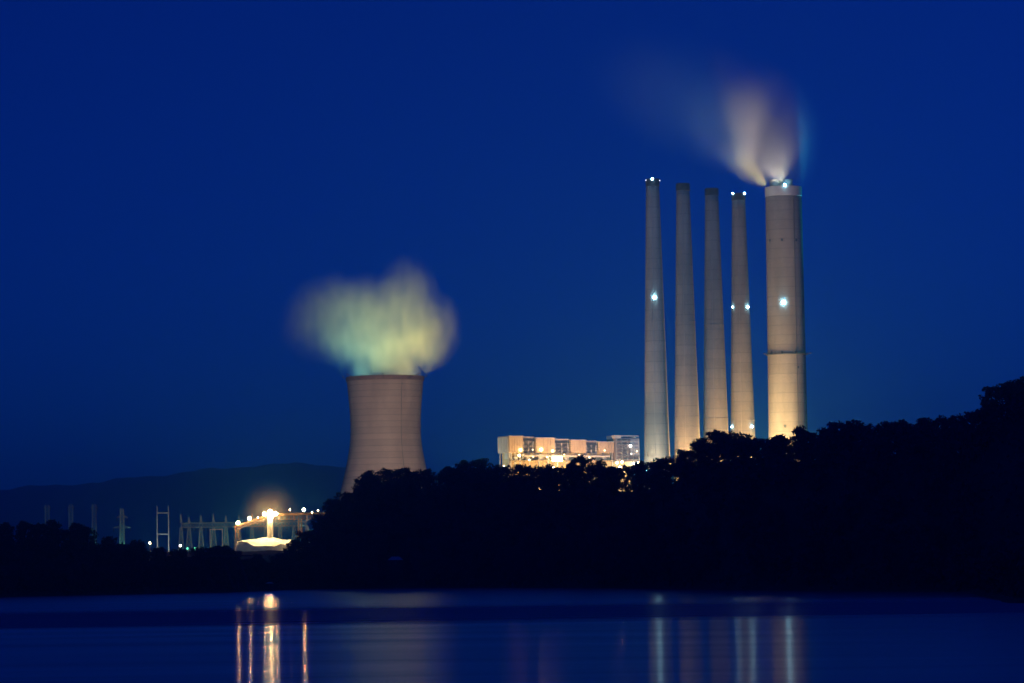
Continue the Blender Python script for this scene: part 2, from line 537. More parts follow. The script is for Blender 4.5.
# body of the wooded slope
for d in (7, 24, 43, 64, 86, 106):
    X = -96.0
    while X < 150:
        x = X + random.uniform(-2.5, 2.5)
        dd = d + random.uniform(-6, 6)
        y0 = float(np.interp(x, SHX, SHY)) + dd
        pxx = 512 + FPX * x / y0
        X += random.uniform(7.5, 10.5) * (1.0 + 0.0 * d)
        if pxx > 1045 or pxx < 288 or dd < 3: continue
        if abs(pxx - 395) < 9 and 556 < 592 and d < 60: continue
        gz = float(ground_fn(np.array(x), np.array(y0)))
        lim = float(sil_z(pxx, y0)) - gz - 1.0
        h = min(random.uniform(10, 14.5), lim)
        if h < 4: continue
        if dd < 35: lab = "dark tree low by the water below " + zone(pxx)
        else: lab = "dark leafy tree on the black headland slope below " + zone(pxx)
        place_tree(x, y0, h, random.uniform(0.85, 1.2), lab, lab.replace("tree", "trees", 1), random.randrange(7))
        count += 1
# near point at the right edge
for k in range(26):
    y = random.uniform(745, 985)
    x = 109 + (y - 731) * 0.10 + random.uniform(2.5, 30)
    pxx = 512 + FPX * x / y
    if pxx > 1050 or pxx < 965: continue
    lab = "dark tree on the near wooded point at the right shore"
    gz = float(ground_fn(np.array(x), np.array(y)))
    h = min(random.uniform(10, 14), float(sil_z(pxx, y)) - gz - 1)
    place_tree(x, y, h, random.uniform(0.8, 1.1), lab, "dark trees on the near wooded point at the right shore", random.randrange(7))
    count += 1
# low bank on the left
for d in (10, 40, 80, 125):
    px = -12.0
    while px < 292:
        y = 1330 + d + random.uniform(-9, 9)
        p2 = px + random.uniform(-4, 4)
        x = (p2 - 512) / FPX * y
        y = float(np.interp(x, SHX, SHY)) + d + random.uniform(-6, 6)
        x = (p2 - 512) / FPX * y
        gz = float(ground_fn(np.array(x), np.array(y)))
        full = float(sil_z(p2, y)) - gz
        h = full + random.uniform(-1.0, 0.8) if d == 125 else min(full - 0.8, random.uniform(9, 13))
        if h > 3.0:
            if p2 < 42: lab = "dark tree in the grove at the far left edge of the bank"
            elif p2 < 125: lab = "dark tree in the grove beneath the faint blue pylons"
            elif p2 < 232: lab = "dark tree on the low bank in front of the switchyard"
            else: lab = "low dark tree on the bank in front of the lit stockpile"
            place_tree(x, y, min(h, 15), random.uniform(0.75, 1.1) * (min(h, 15) / 13) ** .5, lab, lab.replace("tree", "trees", 1), random.randrange(7))
            count += 1
        px += random.uniform(15, 21)
print("TREES", count, "RIDGE", RIDGE_N)

# undergrowth: scrub between the trees, one mass nobody could count
V, F = [], []
n = 26000
X = rng.uniform(-235, 170, n); dd = rng.uniform(0.5, 165, n) ** 1.0
Y = np.interp(X, SHX, SHY) + dd
X2 = 112 + rng.uniform(0, 32, 5000); Y2 = rng.uniform(735, 1000, 5000); X2 = X2 + (Y2 - 731) * 0.1
X = np.concatenate([X, X2]); Y = np.concatenate([Y, Y2])
Z = ground_fn(X, Y)
keep = Z > 0.15
for x, y, z in zip(X[keep], Y[keep], Z[keep]):
    q = np.array([x, y, z + rng.random() ** 1.6 * 3.0])
    a = rng.normal(size=3); a /= np.linalg.norm(a)
    b2 = np.cross(a, rng.normal(size=3)); b2 /= np.linalg.norm(b2)
    s = 0.5 + 0.6 * rng.random(); k = len(V)
    V += [q - a * s, q - b2 * s * .6, q + a * s, q + b2 * s * .6]; F.append((k, k + 1, k + 2, k + 3))
me = bpy.data.meshes.new("undergrowth"); me.from_pydata([v.tolist() for v in V], [], F)
tag(link("undergrowth", me, MAT["scrub"]), "dark scrub covering the banks between the tree trunks", kind="stuff")

# ------------------------------------------------------------------ cooling tower
TY = 2800.0
tm_ = mpp(TY)
tc_top = at(385, 375, TY)
tx = tc_top.x
prof_px = [(375, 38.6), (379, 38.3), (400, 36.4), (415, 35.4), (428, 35.1), (440, 35.7), (455, 38.0), (470, 41.2), (490, 46.2), (515, 52.5), (540, 58), (552, 60.5)]
tower = empty("cooling_tower", (tx, TY, PLANT_Z - 1.9), "broad waisted concrete cooling tower steaming behind the wooded headland", "cooling tower")
zs = [at(385, y, TY).z - PLANT_Z for y, _ in prof_px]
pr = [(w * tm_, z) for (_, w), z in zip(prof_px, zs)]
pr[-1] = (pr[-1][0], -0.5)
zz = np.linspace(-0.5, pr[0][1], 60)
rr_ = np.interp(zz, [z for _, z in pr][::-1], [r for r, _ in pr][::-1])
for _ in range(3): rr_[1:-1] = (rr_[:-2] + 2 * rr_[1:-1] + rr_[2:]) / 4
shell = list(zip(rr_, zz))
topr, topz = shell[-1]
inner = [(r - 0.9, z) for r, z in shell[::-1][:30]]
MB().lathe(shell + [(topr - 0.9, topz)] + inner[1:], 96).build("shell", MAT["tower"], tower, smooth=True)
MB().lathe([(topr + 0.05, topz - 3.6), (topr + 0.5, topz - 3.4), (topr + 0.5, topz + 0.25), (topr - 0.5, topz + 0.25), (topr - 0.6, topz + 0.02)], 96).build("rim", MAT["tower_rim"], tower)
for zb in (at(385, 396, TY).z - PLANT_Z, at(385, 425, TY).z - PLANT_Z):
    r = float(np.interp(zb, zz, rr_))
    MB().lathe([(r - .1, zb - .5), (r + .28, zb - .4), (r + .28, zb + .4), (r - .1, zb + .5)], 96).build("stiffening_ring", MAT["tower"], tower)
ld = MB()
for i in range(40):
    z0, z1 = zz[int(i * 59 / 40)], zz[int((i + 1) * 59 / 40)]
    r0, r1 = float(np.interp(z0, zz, rr_)) + .35, float(np.interp(z1, zz, rr_)) + .35
    a = math.radians(-62)
    ld.bar((r0 * math.cos(a), r0 * math.sin(a), z0), (r1 * math.cos(a), r1 * math.sin(a), z1), 0.16)
ld.build("ladder", MAT["dark_steel"], tower)

# ------------------------------------------------------------------ chimneys
def beacon(parent, c, r, kind, name="beacon"):
    o = MB().ball((0, 0, 0), r, 2).build(name, GLOW[kind], parent, True, c)
    return o


def chimney(Y, ctop, ytop, wtop, cbot, ybot, wbot, label, base=PLANT_Z):
    top, bot = at(ctop, ytop, Y), at(cbot, ybot, Y)
    x = (top.x + bot.x) / 2
    o = empty("chimney", (x, Y, base), label, "chimney", "slim tapering chimneys in a row")
    m = mpp(Y)
    rt, rb = wtop * m / 2, wbot * m / 2
    H = top.z - base
    slope = (rb - rt) / (top.z - bot.z)
    n = 26
    prof = []
    for i in range(n + 1):
        z = H * i / n
        r = rt + slope * (H - z)
        prof.append((r, z))
    prof[0] = (prof[0][0], -0.5)
    ins = [(rt - 0.6, H), (rt - 0.6, H - 12), (0.02, H - 12.1)]
    MB().lathe(prof + ins, 40).build("shaft", MAT["stack"], o, True)
    MB().lathe([(rt + .02 + slope * 5, H - 5), (rt + .32 + slope * 5, H - 4.9), (rt + .32, H + .3), (rt - .5, H + .3), (rt - .58, H - .1)], 40).build("cap", MAT["stack_cap"], o)
    lad = MB()
    a = math.radians(-100)
    lad.bar(((rt + slope * H + .3) * math.cos(a), (rt + slope * H + .3) * math.sin(a), 0), ((rt + .3) * math.cos(a), (rt + .3) * math.sin(a), H - 5), 0.14)
    lad.build("ladder", MAT["steel"], o)
    for f in (0.36, 0.62):
        z = H * f; r = rt + slope * (H - z)
        MB().lathe([(r - .1, z - .3), (r + .22, z - .25), (r + .22, z + .25), (r - .1, z + .3)], 40).build("band", MAT["stack"], o)
    return o, x, (rt, slope, H)


def stack_beacon(ch, px_, py_, Y, r, kind):
    """a beacon fixed just outside the shaft, at the height and side where it shows"""
    o, x, (rt, slope, H) = ch
    w = at(px_, py_, Y)
    z = w.z - PLANT_Z
    R = rt + slope * max(0, H - z) + 0.5
    dx = max(-R, min(R, w.x - x))
    dy = -math.sqrt(max(0, R * R - dx * dx))
    b_ = beacon(o, (dx, dy, z), r * .7, kind)
    MB().box((-.25, -.1, -1.5), (.25, .5, -0.7)).build("bracket", MAT["dark_steel"], b_)


c1 = chimney(2380, 652.5, 179.5, 13.0, 657, 456, 26, "tallest slim chimney, nearest the powerhouse, single white beacon partway up")
c2 = chimney(2430, 683, 184, 13.0, 687.2, 448, 26, "second slim chimney from the powerhouse, dark cap and no beacons")
c3 = chimney(2480, 711.8, 189, 13.0, 715.6, 430, 25, "third slim chimney from the powerhouse, unlit, dark cap")
c4 = chimney(2530, 738.2, 194, 13.0, 743, 430, 24.5, "slim chimney beside the thick stack with paired white beacons")
stack_beacon(c1, 654, 298, 2380, 1.5, "beacon")
stack_beacon(c1, 652, 179.8, 2380, 1.0, "beacon")
stack_beacon(c1, 645.8, 180.5, 2380, 0.6, "beacon_dim"); stack_beacon(c1, 660, 180.5, 2380, 0.6, "beacon_dim")
stack_beacon(c4, 732.5, 193.8, 2530, 1.0, "beacon"); stack_beacon(c4, 744.3, 193.8, 2530, 1.15, "beacon")
stack_beacon(c4, 732.0, 307.5, 2530, 0.75, "beacon"); stack_beacon(c4, 747.4, 307.5, 2530, 1.2, "beacon")
stack_beacon(c4, 731.3, 427, 2530, 0.8, "beacon"); stack_beacon(c4, 751.5, 427, 2530, 1.0, "beacon")

# thick stack
BY = 2560.0
bm_ = mpp(BY)
bt, bb = at(783.8, 188, BY), at(787.6, 430, BY)
bx = (bt.x + bb.x) / 2
big = empty("chimney_stack", (bx, BY, PLANT_Z), "thick concrete stack with white top band and steam blowing from its flues", "chimney")
rt, rb = 36.4 * bm_ / 2, 39.0 * bm_ / 2
H = bt.z - PLANT_Z
sl = (rb - rt) / (bt.z - bb.z)
prof = [(rt + sl * (H - H * i / 30), H * i / 30) for i in range(31)]
prof[0] = (prof[0][0], -0.5)
MB().lathe(prof + [(rt - .8, H), (rt - .8, H - 2), (0.02, H - 2.02)], 64).build("shaft", MAT["stack"], big, True)
zb = at(784, 197, BY).z - PLANT_Z
MB().lathe([(rt + .06 + sl * (H - zb), zb), (rt + .36 + sl * (H - zb), zb + .1), (rt + .36, H + .4), (rt - .5, H + .4), (rt - .6, H + .05)], 64).build("white_band", MAT["white_band"], big)
for dx, dy in ((-7.6, -3.5), (3.4, -4.5), (-2, 5.5)):
    fl = MB().lathe([(3.55, -1), (3.55, 7.2), (3.75, 7.2), (3.75, 8.2), (3.1, 8.2), (3.1, 0)], 28, c=(dx, dy, H - 2)).build("flue", MAT["flue"], big, True)
zp = at(786, 354.5, BY).z - PLANT_Z
rp = rt + sl * (H - zp)
pl = MB().lathe([(rp - .1, zp - .35), (rp + 1.6, zp - .3), (rp + 1.6, zp), (rp - .1, zp)], 64).build("platform", MAT["dark_steel"], big)
rl = MB()
for k in range(40):
    a = 2 * math.pi * k / 40
    rl.bar(((rp + 1.5) * math.cos(a), (rp + 1.5) * math.sin(a), zp), ((rp + 1.5) * math.cos(a), (rp + 1.5) * math.sin(a), zp + 1.3), 0.08)
rl.lathe([(rp + 1.42, zp + 1.2), (rp + 1.58, zp + 1.2), (rp + 1.58, zp + 1.36), (rp + 1.42, zp + 1.36)], 40)
rl.build("railing", MAT["dark_steel"], pl)
for pxx in (770.5, 780.5, 794):  # cabinets on the platform
    w = at(pxx, 353, BY); dx = w.x - bx; dy = -math.sqrt(max(0, (rp + .6) ** 2 - dx * dx))
    MB().box((dx - .7, dy - .6, zp + .01), (dx + .7, dy + .6, zp + 1.9)).build("cabinet", MAT["dark_steel"], pl)
for pxx, pyy, s in ((769.2, 241.5, .9), (780.5, 241.5, .9), (795, 241.5, .9), (797, 368, .7), (783.5, 427, 1.0)):
    w = at(pxx, pyy, BY); z = w.z - PLANT_Z; R = rt + sl * (H - z); dx = w.x - bx
    dy = -math.sqrt(R * R - dx * dx); a = math.atan2(dy, dx)
    hb = MB().box((-0.5, -s, -s * 1.1), (0.12, s, s * 1.1)).build("vent_opening", MAT["stack_cap"], big, loc=(dx, dy, z))
    hb.rotation_euler = (0, 0, a)
bch = (big, bx, (rt, sl, H))
stack_beacon(bch, 783.2, 186.8, BY, 1.2, "beacon"); stack_beacon(bch, 781.8, 304, BY, 1.9, "beacon")
MB().bar(((rp + .6) * math.cos(-1.1), (rp + .6) * math.sin(-1.1), 0), ((rt + .5) * math.cos(-1.1), (rt + .5) * math.sin(-1.1), zb), 0.18).build("cable_run", MAT["dark_steel"], big)

# ------------------------------------------------------------------ powerhouse
PA = math.radians(25)
pO = at(508.2, 436, 2300)          # near upper corner
ph = empty("powerhouse", (pO.x, pO.y, PLANT_Z), "long boxy powerhouse with cream and dark bays over a brightly lit lower floor", "power station", rz=PA)
PH = pO.z - PLANT_Z
zo = at(508, 452.3, 2300).z - PLANT_Z          # underside of the upper box
LEN = 81.0
ca, sa = math.cos(PA), math.sin(PA)


def along(px_):
    """distance along the front for a picture column"""
    # solve (pO.x + t ca)/(pO.y + t sa) = (px-512)/f  (with the small roll ignored)
    k = (px_ - 512 - 103 * math.sin(ROLL)) / FPX
    return (k * pO.y - pO.x) / (ca - k * sa)


def top_at(t): return PH - 4.4 * t / LEN


edges = [508.2, 522.5, 535.0, 554.3, 570.0, 585.5, 598.0, 613.5]
kinds = ["L", "D", "L", "D", "L", "D", "L"]
DEP = 17.0
MB().box((-0.4, 0.2, zo), (0.0, DEP, PH - .3)).build("side_wall", MAT["clad_side"], ph)
rib = MB()
for k in range(7): rib.box((-0.65, 1.0 + k * 2.5, zo + .3), (-0.4, 1.25 + k * 2.5, PH - .6))
rib.build("wall_rib", MAT["clad_side"], ph)
for (a, b_), kd in zip(zip(edges, edges[1:]), kinds):
    t0, t1 = along(a), along(b_)
    h0 = top_at((t0 + t1) / 2)
    if kd == "L":
        MB().box((t0 + .05, -1.2, zo - .2), (t1 - .05, DEP - .2, h0)).build("cream_bay", MAT["clad_light"], ph, bevel=0.12)
        fr = MB()
        for q in np.linspace(t0 + .6, t1 - .6, 6): fr.box((q - .12, -1.45, zo), (q + .12, -1.2, h0 - .3))
        fr.build("cladding_rib", MAT["clad_light"], ph)
    else:
        MB().box((t0 + .05, 1.6, zo), (t1 - .05, DEP - .2, h0)).build("recessed_bay", MAT["clad_dark"], ph)
        for q in np.linspace(t0 + 1.2, t1 - 1.2, 3):
            MB().bar((q, 0.9, zo - 3), (q, 0.9, h0 - 2.5), 0.45, 8).build("downcomer_pipe", MAT["pipe"], ph)
        st = MB()
        for zf in np.linspace(zo + 2, h0 - 2.5, 3): st.box((t0 + .1, 0.1, zf), (t1 - .1, 1.6, zf + .25))
        st.bar((t0 + .5, .3, zo), (t1 - .5, .3, h0 - 2), .18); st.bar((t1 - .5, .3, zo), (t0 + .5, .3, h0 - 2), .18)
        st.build("gallery", MAT["dark_steel"], ph)
    MB().box((t0 - .02, -1.3 if kd == "L" else 1.3, h0 + .02), (t1 + .02, DEP, h0 + .5)).build("parapet", MAT["clad_side"], ph)
tE = along(613.0)
tF = along(638.0)
hT = at(626, 435.5, 2340).z - PLANT_Z
MB().box((tE + .1, -2.5, zo - 6.5), (tF, 10, hT - 2.2)).build("tall_bay", MAT["clad_dark"], ph)
MB().box((tE + .02, -2.7, hT - 2.2), (tE + 5.2, 10.2, hT)).build("penthouse", MAT["clad_side"], ph)
MB().box((tE + 5.25, -1.0, hT - 1.0), (tF + .2, 10.2, hT)).build("roof_canopy", MAT["clad_side"], ph)
MB().box((tE + 12.5, -2.75, zo - 2), (tF - .4, -2.55, hT - 2.4)).build("panel", MAT["clad_side"], ph)
for q in np.linspace(tE + 5.4, tF - 0.3, 5): MB().box((q - .15, -1, hT - 2.2), (q + .15, -.7, hT - 1.0)).build("post", MAT["steel"], ph)
st = MB()
for zf in np.linspace(zo - 5, hT - 4, 6): st.box((tE + 1, -3.6, zf), (tF - 1, -2.55, zf + .2))
for q in np.linspace(tE + 1, tF - 1, 5): st.bar((q, -3.5, zo - 6), (q, -3.5, hT - 3), .14)
for i, zf in enumerate(np.linspace(zo - 5, hT - 6.5, 5)): st.bar((tE + 2 + (i % 2) * 8, -3.2, zf), (tE + 10 - (i % 2) * 8, -3.2, zf + 3.0), .18)
st.build("stair_tower", MAT["steel"], ph)
# lower floors: set back wall, columns, slabs, ducts
MB().box((2.5, 5.0, -0.5), (tF - 1.5, DEP - 1, zo - .25)).build("lower_wall", MAT["lower_wall"], ph)
for zf in (zo - 6.2, zo - 14, zo - 24): MB().box((1.2, -1.0, zf), (tE, 4.98, zf + .45)).build("floor_slab", MAT["lower_wall"], ph)
for q in np.linspace(1.5, tE - 1, 12):
    MB().box((q - .35, -.8, -0.5), (q + .35, -.1, zo - .25)).build("column", MAT["steel"], ph)
for q in np.linspace(1.5, tE - 1, 12)[:-1]:
    MB().bar((q + .4, -.45, zo - 5.7), (q + 6, -.45, zo - .5), .22).build("brace", MAT["steel"], ph)
for i, q in enumerate(np.linspace(6, tE - 6, 8)):
    MB().box((q - 1.5, 1.5, zo - 5.7), (q + 1.7, 4.6, zo - 5.7 + 2.4 + (i % 3))).build("pump_housing", MAT["pipe"], ph, bevel=.15)
MB().bar((10, -1.9, zo - 2.2), (tE - 4, -1.9, zo - 2.6), .8, 10).build("steam_duct", MAT["pipe"], ph)
hop = MB()   # coal hopper spout at the cream corner
v = [(-.2, .6, zo - .2), (5, .6, zo - .2), (5, DEP - 2, zo - .2), (-.2, DEP - 2, zo - .2)]
MB().box((0.2, 1.0, zo - 4.5), (3.2, 7, zo - .22)).build("hopper", MAT["clad_side"], ph, bevel=.3)
leg = [(0.5, 0.5), (0.5, DEP - 2), (5.2, 0.5)]
for a, b_ in leg: MB().box((a - .3, b_ - .3, -.5), (a + .3, b_ + .3, zo - .22)).build("corner_post", MAT["steel"], ph)


def fixed_lamp(parent, loc, r, kind, name="flood_lamp"):
    hd = MB().box((-.5 * r, .2 * r, .6 * r), (.5 * r, 1.2 * r, 1.5 * r)).build(name, MAT["dark_steel"], parent, loc=loc)
    MB().ball((0, -.2 * r, 0), r, 2).build("bulb", GLOW[kind], hd, True)
    return hd


def ph_loc(px_, py_, out=-1.6):
    t = along(px_)
    Y = pO.y + t * sa
    return (t, out, at(px_, py_, Y).z - PLANT_Z)


for k, dx in enumerate((-3.6, -1.2, 1.2, 3.6)):
    for dz in (0.0, 1.9):
        l0 = ph_loc(555.3, 460.6, -2.6); fixed_lamp(ph, (l0[0] + dx * .9, l0[1], l0[2] + dz), 0.85, "halogen")
for px_, py_, r, kd in ((519.5, 450.0, .8, "halogen"), (540, 449.6, 1.0, "halogen"), (518, 455.5, .9, "halogen"), (552.5, 468, 1.0, "halogen"), (551.5, 451, .7, "halogen"), (532, 456.5, .5, "small"), (546, 457, .6, "small"),
                        (560.5, 468.5, .6, "small"), (578, 455.5, .7, "halogen"), (563, 455, .6, "small"), (528, 460, .6, "small"), (588, 457.5, .5, "small"), (603.5, 450.5, .4, "small"), (570, 456, .5, "small"), (531.5, 449.8, .35, "small")):
    fixed_lamp(ph, ph_loc(px_, py_), r, kd)
for px_, py_, r, kd in ((627.6, 446.2, .9, "white"), (614, 463, .9, "halogen"), (619, 462.2, .9, "halogen"), (617, 467.8, 1.3, "halogen"), (631, 464, .8, "halogen"), (635.5, 463, .8, "halogen"), (628.5, 454, .35, "white"), (634, 451.5, .4, "small")):
    fixed_lamp(ph, ph_loc(px_, py_, -4.2), r, kd)

# yard in front of the powerhouse: mast lamps that show in the gaps of the tree line
def mast_lamp(px_, py_, Y, r, kind, label, group=None, green=False):
    w = at(px_, py_, Y)
    gz = float(ground_fn(np.array(w.x), np.array(Y)))
    o = empty("yard_lamp", (w.x, Y, gz), label, "lamp", group)
    h = w.z - gz
    MB().bar((0, 0.3, -.5), (0, 0.3, h - 1.5 * r - .02), .18, 6, .1).build("pole", MAT["steel"], o)
    hd = MB().box((-.5 * r, -.4, h - 1.5 * r), (.5 * r, .9, h - .95 * r)).build("lamp_head", MAT["dark_steel"], o)
    MB().ball((0, 0, h), r, 2).build("bulb", GLOW[kind], hd, True)
    return o


mast_lamp(497.6, 469.5, 2290, .85, "halogen", "small bright yard lamp below the left end of the powerhouse")
mast_lamp(504, 466, 2295, .5, "small", "faint pinkish yard lamp right of the bright one under the cream corner")
mast_lamp(149.8, 543, 2500, .8, "halogen", "yellow yard lamp glowing low behind the grove, left of the H-frame")
mast_lamp(180.3, 545.6, 2450, .9, "white", "white yard lamp low at the left foot of the switchyard gantry")

# ------------------------------------------------------------------ stockpile and stacker
SY = 2450.0
sm = mpp(SY)
apex = at(269, 536.5, SY)
pile = None
V, F = [], []
na, nr = 72, 26
for i in range(nr + 1):
    f = i / nr
    for k in range(na):
        a = 2 * math.pi * k / na
        ux, uy = math.cos(a), math.sin(a)
        sk_h = 8.0 + 1.8 * math.sin(2 * a + 1.1) * .6 + mnoise.noise(Vector((ux * 2.4, uy * 2.4, 5))) * 2.6
        lob = 1 + .10 * math.sin(3 * a + .6) + .06 * math.sin(5 * a + 2)
        Rx, Ry = 27.5 * lob, 17 * lob
        z = 15.2 * (1 - f / .72) + 0 if f < .72 else 0
        zt = apex.z - PLANT_Z
        cone = zt - (zt - sk_h) * min(1, f / .90) ** 0.85
        skirt = sk_h * (1 - max(0, (f - .90) / .10)) ** 0.9
        z = cone if f < .90 else skirt
        x, y = ux * Rx * f - 2.0 * f, uy * Ry * f
        nz_ = mnoise.noise(Vector((x * .14, y * .14, 3))) * 1.3 + mnoise.noise(Vector((x * .5, y * .5, 9))) * .45
        V.append((x, y, max(-.4, z + nz_ * min(1, f * 3) * (1 if f < .95 else .2))))
for i in range(nr):
    for k in range(na): F.append((i * na + k, i * na + (k + 1) % na, (i + 1) * na + (k + 1) % na, (i + 1) * na + k))
me = bpy.data.meshes.new("stockpile"); me.from_pydata(V, [], F); me.polygons.foreach_set("use_smooth", [k < (nr - 4) * na for k in range(len(F))])
pile = link("stockpile", me, MAT["pile"], loc=(apex.x, SY, PLANT_Z))
tag(pile, "pale floodlit stockpile mound under the stacker spout", "stockpile")

hd = at(270, 513, SY)
hx, hz = hd.x, hd.z - PLANT_Z
stk = empty("stacker", (hx, SY, PLANT_Z), "conveyor stacker with blazing lamps and a lit spout over the pale mound", "conveyor")
MB().box((-3.4, -2.6, hz - 3.2), (3.6, 2.6, hz - .6)).build("head_house", MAT["belt"], stk, bevel=.15)
MB().lathe([(2.2, apex.z - PLANT_Z - 1.0), (2.2, hz - 4.5), (2.8, hz - 3.21)], 20).build("spout", MAT["pipe"], stk, True)


def gallery(p0, p1, name, w=1.3, hgt=2.2):
    p0, p1 = Vector(p0), Vector(p1)
    d = p1 - p0; n = max(4, int(d.length / 3.2))
    bx_ = MB()
    for s, z0, z1 in ((w, -hgt * .15, hgt * .5),):
        for i in range(n):
            a, b_ = p0 + d * i / n, p0 + d * (i + .96) / n
            bx_.bar(a, b_, w * .75, 4)
    g = bx_.build(name, MAT["belt"], stk)
    tr = MB()
    for sy in (-w, w):
        lo0, lo1 = p0 + Vector((0, sy, -hgt)), p1 + Vector((0, sy, -hgt))
        up0, up1 = p0 + Vector((0, sy, .6)), p1 + Vector((0, sy, .6))
        tr.bar(lo0, lo1, .2); tr.bar(up0, up1, .2)
        for i in range(n):
            tr.bar(lo0.lerp(lo1, i / n), up0.lerp(up1, (i + 1) / n), .13); tr.bar(up0.lerp(up1, (i + 1) / n), lo0.lerp(lo1, (i + 1) / n), .13)
    tr.build("truss", MAT["rust"], g)
    return g


def sl_(px_, py_, y=0.0):
    w = at(px_, py_, SY + y)
    return Vector((w.x - hx, y, w.z - PLANT_Z))


gallery(sl_(234, 527.5), sl_(265.5, 516.5), "conveyor_gallery")
gallery(sl_(274.5, 514.5), sl_(345, 513.0, 30), "conveyor_gallery", hgt=4.0)
for px_, py_ in ((237, 529), (300, 518.5), (325, 518)):
    t = sl_(px_, py_)
    lg = MB()
    for sx in (-1.6, 1.6):
        for sy in (-1.5, 1.5): lg.bar((t.x + sx * 1.4, t.y + sy * 1.3, -.5), (t.x + sx * .6, t.y + sy, t.z), .25)
    for k in range(5):
        z0, z1 = t.z * k / 5, t.z * (k + 1) / 5
        lg.bar((t.x - 1.8, t.y - 1.7, z0), (t.x + 1.8, t.y - 1.7, z1), .13); lg.bar((t.x + 1.8, t.y - 1.7, z0), (t.x - 1.8, t.y - 1.7, z1), .13)
    lg.build("trestle", MAT["rust"], stk)
for px_, py_, r, kd in ((238, 522.8, 1.05, "sodium"), (249.5, 518.5, 1.0, "sodium"), (264.3, 514.0, 1.1, "head"), (270.0, 512.6, 1.9, "head"), (276.0, 513.8, 1.1, "head"), (270.3, 517.8, 1.3, "head"),
                        (290.0, 509.8, .6, "halogen"), (303.8, 509.8, 1.05, "sodium"), (312, 512.4, .55, "halogen"), (318, 510.5, .5, "halogen"), (258, 517.5, .5, "halogen")):
    fixed_lamp(stk, sl_(px_, py_, -3.4), r, kd)

# ------------------------------------------------------------------ switchyard and pylons
def lattice(mb, base_w, top_w, z0, z1, n, r=.2, cx=0.0, cy=0.0, flat=1.0):
    def ring(t):
        w = (base_w + (top_w - base_w) * t) / 2
        z = z0 + (z1 - z0) * t
        return [Vector((cx + sx * w, cy + sy * w * flat, z)) for sx, sy in ((-1, -1), (1, -1), (1, 1), (-1, 1))]
    for i in range(n):
        a, b_ = ring(i / n), ring((i + 1) / n)
        for k in range(4):
            mb.bar(a[k], b_[k], r); mb.bar(b_[k], b_[(k + 1) % 4], r * .6)
            mb.bar(a[k], b_[(k + 1) % 4], r * .6)
            if k in (0, 2): mb.bar(a[(k + 1) % 4], b_[k], r * .6)


GY = 2600.0
g0 = at(178, 549, GY)
gan = empty("substation_gantry", (g0.x, GY, PLANT_Z), "long lattice substation gantry lit green behind the low trees", "gantry")
zbm = at(205, 525, GY).z - PLANT_Z
zpk = at(205, 515.5, GY).z - PLANT_Z
cols = [181, 189, 201, 213.5, 226, 239, 252, 266, 280, 294, 307]
xs_ = [at(c, 524, GY).x - g0.x for c in cols]
for i, x in enumerate(xs_):
    lg = MB()
    lattice(lg, 6.2 if i % 2 else 5.0, 1.5, -.5, zbm - 1.8, 6, .17, cx=x)
    lg.build("leg", MAT["steel"], gan)
    pk = MB(); lattice(pk, 1.5, .2, zbm + 1.95, zpk + random.uniform(-1.5, 1.5), 3, .2, cx=x); pk.build("peak", MAT["steel"], gan)
for i, (a, b_) in enumerate(zip(xs_, xs_[1:])):
    bmk = MB()
    for zz_ in (zbm - 1.7, zbm + 1.7):
        for sy in (-.8, .8): bmk.bar((a + .1, sy, zz_), (b_ - .1, sy, zz_), .24)
    for k in range(4):
        xa, xb = a + (b_ - a) * k / 4, a + (b_ - a) * (k + 1) / 4
        bmk.bar((xa, -.8, zbm - 1.7), (xb, -.8, zbm + 1.7), .16); bmk.bar((xa, .8, zbm + 1.7), (xb, .8, zbm - 1.7), .16)
    bmk.build("beam", MAT["steel"], gan)
    for f in (.25, .5, .75):
        ins = MB()
        for k in range(5): ins.lathe([(.12, 0), (.35, .2), (.12, .4)], 8, c=(a + (b_ - a) * f, 0, zbm - 2.3 - k * .5 - .4))
        ins.build("insulator", MAT["stack_cap"], gan)
# lower bus portal
p0 = at(210, 530, GY - 60)
prt = empty("bus_portal", (p0.x, GY - 60, PLANT_Z), "small plain steel portal standing lower in front of the green lit gantry", "gantry")
wp = 12 * mpp(GY)
for x in (0, wp): MB().bar((x, 0, -.5), (x, 0, p0.z - PLANT_Z), .35, 8).build("post", MAT["steel"], prt)
MB().box((-.6, -.4, p0.z - PLANT_Z + .01), (wp + .6, .4, p0.z - PLANT_Z + .9)).build("crossbeam", MAT["steel"], prt)
for px_, lab in ((187.5, "green yard lamp at the left foot of the tall gantry leg"), (195.5, "brighter green yard lamp right of its twin under the gantry")):
    mast_lamp(px_, 548.5, GY - 25, .9 if px_ < 190 else 1.2, "green_dim", lab)
for px_, lab in ((212, "added green lamp hidden low behind the bank under the bus portal"), (240, "added green lamp hidden behind the left edge of the pale stockpile"), (266, "added green lamp hidden directly behind the pale stockpile"),
                 (292, "added green lamp hidden behind the right edge of the pale stockpile")):
    mast_lamp(px_, 551, GY - 22, .95, "green", lab)  # hidden lamps added to turn the gantry green
mast_lamp(124, 550, 2835, 1.2, "green", "added green lamp hidden at the foot of the two-armed transmission tower")  # hidden lamp added to light the two-armed tower
mast_lamp(161, 553.5, 2660, 1.0, "added_white", "added white lamp hidden at the foot of the H-frame pylon")  # hidden lamp added to make the H-frame pale
for px_, Y_, lab in ((95, 3385, "added green lamp hidden at the foot of the faint pylon nearest the two-armed tower"), (71.5, 3435, "added green lamp hidden at the foot of the middle faint pylon"), (48, 3485, "added green lamp hidden at the foot of the farthest left faint pylon")):
    mast_lamp(px_, 546, Y_, .9, "green", lab)  # hidden lamps added to tint the far pylons

